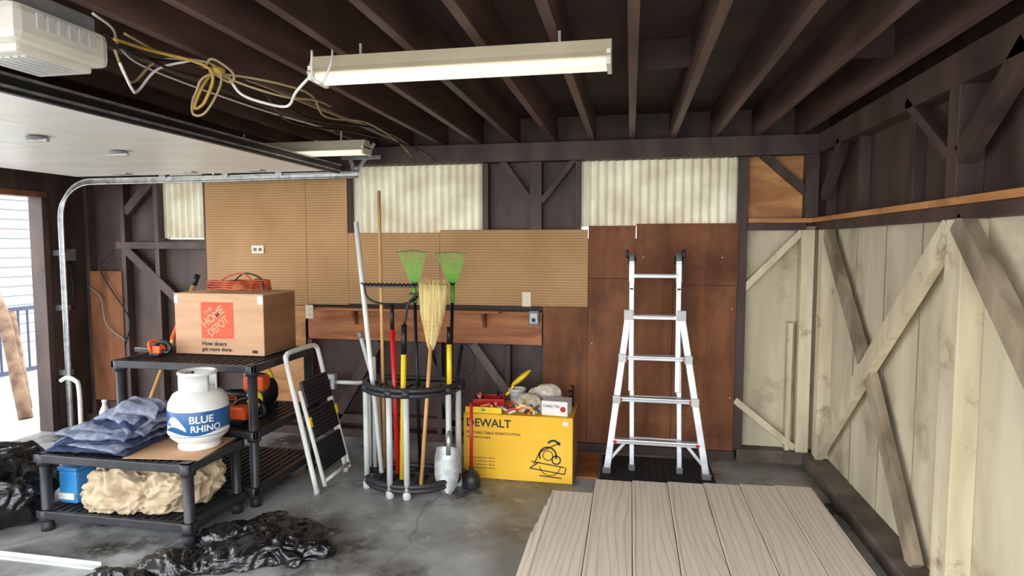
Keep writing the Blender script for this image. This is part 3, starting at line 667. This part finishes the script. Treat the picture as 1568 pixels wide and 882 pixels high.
# step stool
o=Ob('folding_step_stool')
def sp(u,w,off=0):
    x=-2.10+(-0.215)*w; return V((x+off+0.02,3.80+0.44*u,0.02+0.94*w+off*0.24))
o.tube([sp(0,0),sp(0,0.5),sp(0,0.93),sp(0.06,0.985),sp(0.18,1.0),sp(0.82,1.0),sp(0.94,0.985),sp(1,0.93),sp(1,0.5),sp(1,0)],0.017,'white',12,cr=4)
o.tube([sp(0.07,0.02,0.05),sp(0.07,0.72,0.03)],0.014,'white',12); o.tube([sp(0.93,0.02,0.05),sp(0.93,0.72,0.03)],0.014,'white',12)
o.tube([sp(0.07,0.05,0.05),sp(0.93,0.05,0.05)],0.013,'white',12)
for w0,w1 in ((0.12,0.33),(0.36,0.56),(0.59,0.78)):
    a,b=sp(0.5,w0,0.045),sp(0.5,w1,0.04); o.beam(a,b,0.36,0.022,'black',up=(1,0,0.24),bev=0.006)
    for k in range(7):
        t=(k+0.5)/7; p=a.lerp(b,t)+V((0.014,0,0)); o.beam(p-V((0,0.17,0)),p+V((0,0.17,0)),0.006,0.006,'blackmetal',bev=0)
for u in (0,1): o.lathe([(0.02,0),(0.022,0.03),(0.019,0.035)],(sp(u,0).x,sp(u,0).y,0.0),'ltgrey',14)
for u in (0.07,0.93): o.beam(sp(u,0.45,0.055),sp(u,0.52,0.055),0.03,0.01,'yelh',up=(1,0,0))
o.done()

# resin shelving
def shelving(x0,x1,y0,y1,tiers,name='plastic_shelving_unit'):
    o=Ob(name)
    for z in tiers:
        o.box(x0,x1,y0,y0+0.03,z-0.05,z,'black',0.006); o.box(x0,x1,y1-0.03,y1,z-0.05,z,'black',0.006)
        o.box(x0,x0+0.03,y0,y1,z-0.05,z,'black',0.006); o.box(x1-0.03,x1,y0,y1,z-0.05,z,'black',0.006)
        o.box(x0+0.02,x1-0.02,y0+0.02,y1-0.02,z-0.022,z-0.010,'black')
        n=int((x1-x0)/0.05)
        for k in range(n): 
            x=x0+0.035+k*(x1-x0-0.07)/(n-1); o.box(x-0.008,x+0.008,y0+0.02,y1-0.02,z-0.012,z-0.003,'black')
        for (x,y) in ((x0+.04,y0+.04),(x1-.04,y0+.04),(x0+.04,y1-.04),(x1-.04,y1-.04)): o.lathe([(0.042,-0.07),(0.045,-0.05),(0.045,-0.004),(0.04,0.0)],(x,y,z),'black',16)
    for (x,y) in ((x0+.04,y0+.04),(x1-.04,y0+.04),(x0+.04,y1-.04),(x1-.04,y1-.04)):
        o.lathe([(0.036,0.0),(0.036,0.03),(0.030,0.05),(0.030,tiers[0]-0.03)],(x,y,0.0),'black',16)
    return o.done()
shelving(-3.44,-2.40,2.98,3.49,(0.47,0.13)); shelving(-3.40,-2.34,3.52,4.30,(0.93,0.50,0.13))

o=Ob('cardboard_moving_box')
x0,x1,y0,y1,z0,z1=-3.16,-2.47,3.84,4.25,0.931,1.36
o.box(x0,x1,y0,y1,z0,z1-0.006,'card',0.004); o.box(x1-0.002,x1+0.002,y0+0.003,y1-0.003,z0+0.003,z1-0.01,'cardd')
o.box(x0-0.004,x1+0.004,y0-0.004,y0+0.2,z1-0.006,z1,'card',0.001); o.box(x0-0.004,x1+0.004,y0+0.205,y1+0.004,z1-0.006,z1,'card',0.001)
F=lambda a,b:(lambda u,v:V((a+u,y0-0.0025,b+v)))
o.box(-2.95,-2.70,y0-0.002,y0,1.045,1.30,'hdor')
R=0.66
def rot(ax,az): return lambda u,v:V((ax+u*math.cos(R)-v*math.sin(R)*1,y0-0.0030,az+u*math.sin(R)+v*math.cos(R)))
o.text('THE',0.04,rot(-2.915,1.205),'card'); o.text('HOME',0.080,rot(-2.92,1.115),'card',(0.88,1)); o.text('DEPOT',0.080,rot(-2.875,1.055),'card',(0.72,1))
o.text('How doers',0.042,F(-2.95,0.995),'ink'); o.text('get more done.',0.038,F(-2.95,0.957),'ink')
o.box(-2.56,-2.52,y0-0.002,y0,0.95,0.97,'ink')
for a,b in (((x0,x0+0.03)),((-2.51,x1))): o.box(a,b,y0-0.003,y0+0.02,1.29,1.345,'white')
o.done()
o=Ob('extension_cord_coil'); pts=[]
for k in range(64):
    a=k*0.42; r=0.17+0.03*math.sin(k*1.7); pts.append((-2.78+r*math.cos(a)*1.2,4.03+r*0.75*math.sin(a),1.372+0.0011*k+0.008*abs(math.sin(k*2.1))))
pts+=[(-2.60,3.92,1.41),(-2.58,3.86,1.375)]
o.tube(pts,0.006,'cord',8,cr=3)
o.tube([(-2.98,4.05,1.39),(-2.85,4.0,1.47),(-2.70,3.98,1.49),(-2.62,4.0,1.40)],0.006,'cord',8,cr=6)
o.tube([(-2.9,4.1,1.40),(-2.75,4.05,1.49),(-2.6,4.02,1.46),(-2.55,3.98,1.38)],0.006,'ink',8,cr=6)
o.done()

# propane tank
o=Ob('propane_tank'); c=(-2.575,3.30,0.4735); K=0.935
P=lambda L:[(r*K,z*0.985) for r,z in L]
o.lathe(P([(0.11,0.0),(0.125,0.0),(0.13,0.012),(0.125,0.03),(0.115,0.035),(0.14,0.05),(0.172,0.08),(0.182,0.11),(0.183,0.25),(0.176,0.29),(0.15,0.335),(0.10,0.362),(0.04,0.37)]),c,'white',48)
o.lathe(P([(0.1830,0.10),(0.1842,0.102),(0.1842,0.248),(0.1830,0.25)]),c,'blue',48)
rr=0.1865*K
def cyl(a0,zz): return lambda u,v:V((c[0]+rr*math.sin(a0+u/rr),c[1]-rr*math.cos(a0+u/rr),c[2]+zz+v))
A=0.62
o.text('BLUE',0.060,cyl(A-0.28,0.182),'white'); o.text('RHINO',0.054,cyl(A-0.24,0.130),'white')
def patch(a0,a1,z0f,z1f,m,n=16):
    vs=[];fs=[]
    for k in range(n+1):
        a=a0+(a1-a0)*k/n; t=k/n
        for z in (z0f(t),z1f(t)): vs.append(V((c[0]+(rr-0.0006)*math.sin(a),c[1]-(rr-0.0006)*math.cos(a),c[2]+z)))
    for k in range(n): fs.append((2*k,2*k+2,2*k+3,2*k+1))
    o.raw(vs,fs,m,True)
patch(A-1.3,A-0.38,lambda t:0.13+0.03*math.sin(t*3),lambda t:0.15+0.07*math.sin(t*3.14),'white'); patch(A-1.6,A+1.3,lambda t:0.103,lambda t:0.118+0.012*math.sin(t*9),'white')
patch(A-1.2,A-0.95,lambda t:0.16,lambda t:0.165+0.02*math.sin(t*3.14),'bluep')
for a0 in (-2.4,0.3):
    n=14; vs=[];fs=[]
    for k in range(n+1):
        a=a0+k/n*2.1
        for r,z in ((0.100,0.34),(0.100,0.45),(0.107,0.455),(0.107,0.34)): vs.append(V((c[0]+r*math.cos(a),c[1]+r*math.sin(a),c[2]+z)))
    for k in range(n):
        for j in range(4): fs.append((k*4+j,k*4+(j+1)%4,k*4+4+(j+1)%4,k*4+4+j))
    fs+=[(0,1,2,3),tuple(n*4+j for j in (3,2,1,0))]; o.raw(vs,fs,'white',True)
o.tube([(c[0]+0.102*math.cos(a),c[1]+0.102*math.sin(a),c[2]+0.455) for a in [2*math.pi*k/30 for k in range(30)]],0.011,'white',10,closed=True)
o.lathe([(0.03,0.36),(0.03,0.39),(0.018,0.39),(0.018,0.42),(0.03,0.42),(0.03,0.44)],c,'steel',18); o.tube([(c[0],c[1],c[2]+0.39),(c[0]+0.05,c[1]-0.04,c[2]+0.39)],0.014,'steel',10)
o.done()
o=Ob('cardboard_sheet'); mx=Matrix.Translation((-2.67,3.25,0.4712))@Matrix.Rotation(0.12,4,'Z'); o.box(-0.22,0.24,-0.21,0.21,-0.001,0.001,'card',0,mx); o.done()

# blankets
o=Ob('folded_moving_blankets')
zz=0.474
lay=[('blanketd',0.27,0.20,0.030,-3.13,3.23,0.03),('blanket',0.25,0.20,0.030,-3.13,3.24,-0.10),('blanketd',0.24,0.19,0.026,-3.11,3.24,0.12),('blanket',0.25,0.20,0.036,-3.11,3.25,-0.04),
('blanket',0.21,0.18,0.034,-3.06,3.26,0.22),('blanketd',0.18,0.17,0.022,-3.02,3.27,-0.1),('blanket',0.17,0.16,0.040,-3.00,3.28,-0.28),('blanket',0.12,0.13,0.042,-2.95,3.29,0.3)]
for k,(m,hx,hy,th,cx_,cy_,zr) in enumerate(lay):
    o.cloth(cx_,cy_,zz,hx,hy,th,m,k+3,zr,droop=0.012+0.006*k,und=0.006+0.0035*k); zz+=th*0.95
o.done()
o=Ob('canvas_drop_cloth')
o.lump((-2.89,3.22,0.23),(0.29,0.16,0.11),'canvas',4,0.065,9,sub=6,sq=0.8,base=0.132,fine=0.45,ani=0.5,warpk=0.12)
o.lump((-2.64,3.25,0.29),(0.15,0.15,0.11),'canvas',9,0.05,11,sub=6,base=0.132,fine=0.45,ani=-0.7,warpk=0.12)
o.lump((-3.04,3.13,0.19),(0.13,0.09,0.06),'canvas',12,0.04,12,sub=6,base=0.132,fine=0.45,ani=1.2,warpk=0.12)
o.done()
o=Ob('blue_storage_case'); o.box(-3.40,-3.27,3.10,3.38,0.131,0.33,'bluep',0.015); o.box(-3.405,-3.265,3.095,3.385,0.33,0.355,'bluep',0.008)
o.box(-3.39,-3.28,3.085,3.10,0.16,0.20,'ltgrey',0.004); o.done()
o=Ob('water_bottle'); o.lathe([(0.03,0),(0.033,0.01),(0.033,0.06),(0.030,0.07),(0.033,0.08),(0.033,0.13),(0.015,0.17),(0.013,0.19)],(-3.395,3.455,0.472),'plasticbag',24); o.lathe([(0.016,0),(0.016,0.018)],(-3.395,3.455,0.66),'white',18); o.done()

def saw(name,T):
    o=Ob(name)
    o.box(-0.11,0.07,-0.05,0.05,0.03,0.13,'orange',0.02,T); o.box(-0.10,0.06,-0.055,0.055,0.0,0.04,'blackmetal',0.01,T)
    o.tube([T@V(p) for p in ((-0.10,0,0.06),(-0.20,0,0.05),(-0.24,0,0.10),(-0.20,0,0.17),(-0.08,0,0.18),(0.0,0,0.13))],0.014,'blackmetal',10,cr=4)
    o.tube([T@V(p) for p in ((0.02,-0.06,0.05),(0.04,-0.06,0.17),(0.04,0.06,0.17),(0.02,0.06,0.05))],0.010,'orange',10,cr=4)
    o.box(0.07,0.36,-0.004,0.004,0.03,0.08,'blackmetal',0.003,T)
    for k in range(14): o.box(0.08+k*0.02,0.09+k*0.02,-0.005,0.005,0.076,0.086,'steel',0,T); 
    o.done()
saw('chainsaw',Matrix.Translation((-2.60,3.68,0.503))@Matrix.Rotation(3.1,4,'Z')@Matrix.Scale(0.95,4))
saw('hedge_saw',Matrix.Translation((-3.22,3.72,0.933))@Matrix.Rotation(3.0,4,'Z')@Matrix.Scale(0.55,4))
o=Ob('leaf_blower'); T=Matrix.Translation((-2.62,4.02,0.503))
o.lump((0,0,0.14),(0.11,0.10,0.13),'blackmetal',3,0.005,5,sub=4,mx=T); o.box(-0.09,0.09,-0.08,0.08,0,0.05,'blackmetal',0.01,T)
o.box(-0.07,0.09,-0.115,-0.02,0.16,0.27,'orange',0.02,T)
o.tube([T@V(p) for p in ((-0.09,0,0.2),(-0.12,0,0.30),(0.02,0,0.34),(0.09,0,0.24))],0.016,'yelh',10,cr=4); o.tube([T@V(p) for p in ((-0.05,-0.05,0.12),(-0.2,-0.05,0.12),(-0.4,-0.02,0.08))],[0.04,0.035,0.03],'blackmetal',14); 
o.lathe([(0.06,0),(0.065,0.01),(0.04,0.015)],(0,0,0),'yelh',24,T@Matrix.Translation((0.03,-0.115,0.11))@Matrix.Rotation(math.pi/2,4,'X')); o.done()
o=Ob('long_handled_spade'); o.tube([(-3.57,4.60,1.42),(-3.90,4.35,0.30)],0.017,'woodh',12); o.tube([(-3.56,4.61,1.45),(-3.585,4.59,1.36)],0.022,'blackmetal',12)
o.tube([(-3.60,4.575,1.30),(-3.72,4.48,0.92)],0.0195,'orange',12)
o.beam((-3.90,4.35,0.32),(-3.985,4.285,0.02),0.16,0.006,'steel',up=(0.6,-0.7,0)); o.done()

# garbage bags
o=Ob('garbage_bag'); o.lump((-3.82,3.06,0.20),(0.26,0.28,0.24),'bag',21,0.04,5,sub=6,base=0.002,fine=0.35,ani=1.2); o.lump((-3.70,2.96,0.40),(0.12,0.10,0.07),'bag',22,0.03,9,sub=5,base=0.1,ani=0.3); o.done()
o=Ob('garbage_bag'); o.lump((-1.98,3.05,0.02),(0.30,0.20,0.075),'bag',31,0.035,8,sub=6,base=0.002,fine=0.35,outl=0.6,sq=0.8,ani=0.4); o.lump((-2.28,2.80,0.02),(0.20,0.10,0.05),'bag',33,0.03,9,sub=6,base=0.002,fine=0.35,outl=0.5,zr=0.5,ani=0.7); o.done()
o=Ob('garbage_bag'); o.lump((-2.52,2.60,0.02),(0.15,0.05,0.035),'bag',41,0.015,9,sub=5,base=0.002,fine=0.6,outl=0.4,zr=0.2,ani=0.2); o.done()
o=Ob('metal_trim_strip'); o.box(-3.9,-2.72,2.67,2.70,0.0,0.012,'ltgrey',0.002); o.box(-3.9,-2.72,2.70,2.704,0.0,0.03,'ltgrey',0.001); o.done()

# lights / world / camera
w=bpy.data.worlds.new('World'); scn.world=w; w.use_nodes=True
bg=w.node_tree.nodes['Background']; bg.inputs['Color'].default_value=(0.91,0.95,1.0,1); bg.inputs['Strength'].default_value=5.7
s=bpy.data.lights.new('sun','SUN'); s.energy=5; s.angle=0.02; s.color=(1,0.96,0.88)
so=bpy.data.objects.new('sun',s); scn.collection.objects.link(so)
so.rotation_euler=V((-0.75,-0.6,-0.8)).to_track_quat('-Z','Y').to_euler(); so.location=(6,8,8)
cam=bpy.data.cameras.new('camera'); cam.lens=950/1568*36; cam.sensor_width=36; cam.clip_start=0.05
co=bpy.data.objects.new('camera',cam); scn.collection.objects.link(co)
co.location=(0,0,1.7); co.rotation_euler=(math.radians(86),0,math.radians(10.8)); scn.camera=co
scn.view_settings.view_transform='Standard'; scn.view_settings.exposure=0.12
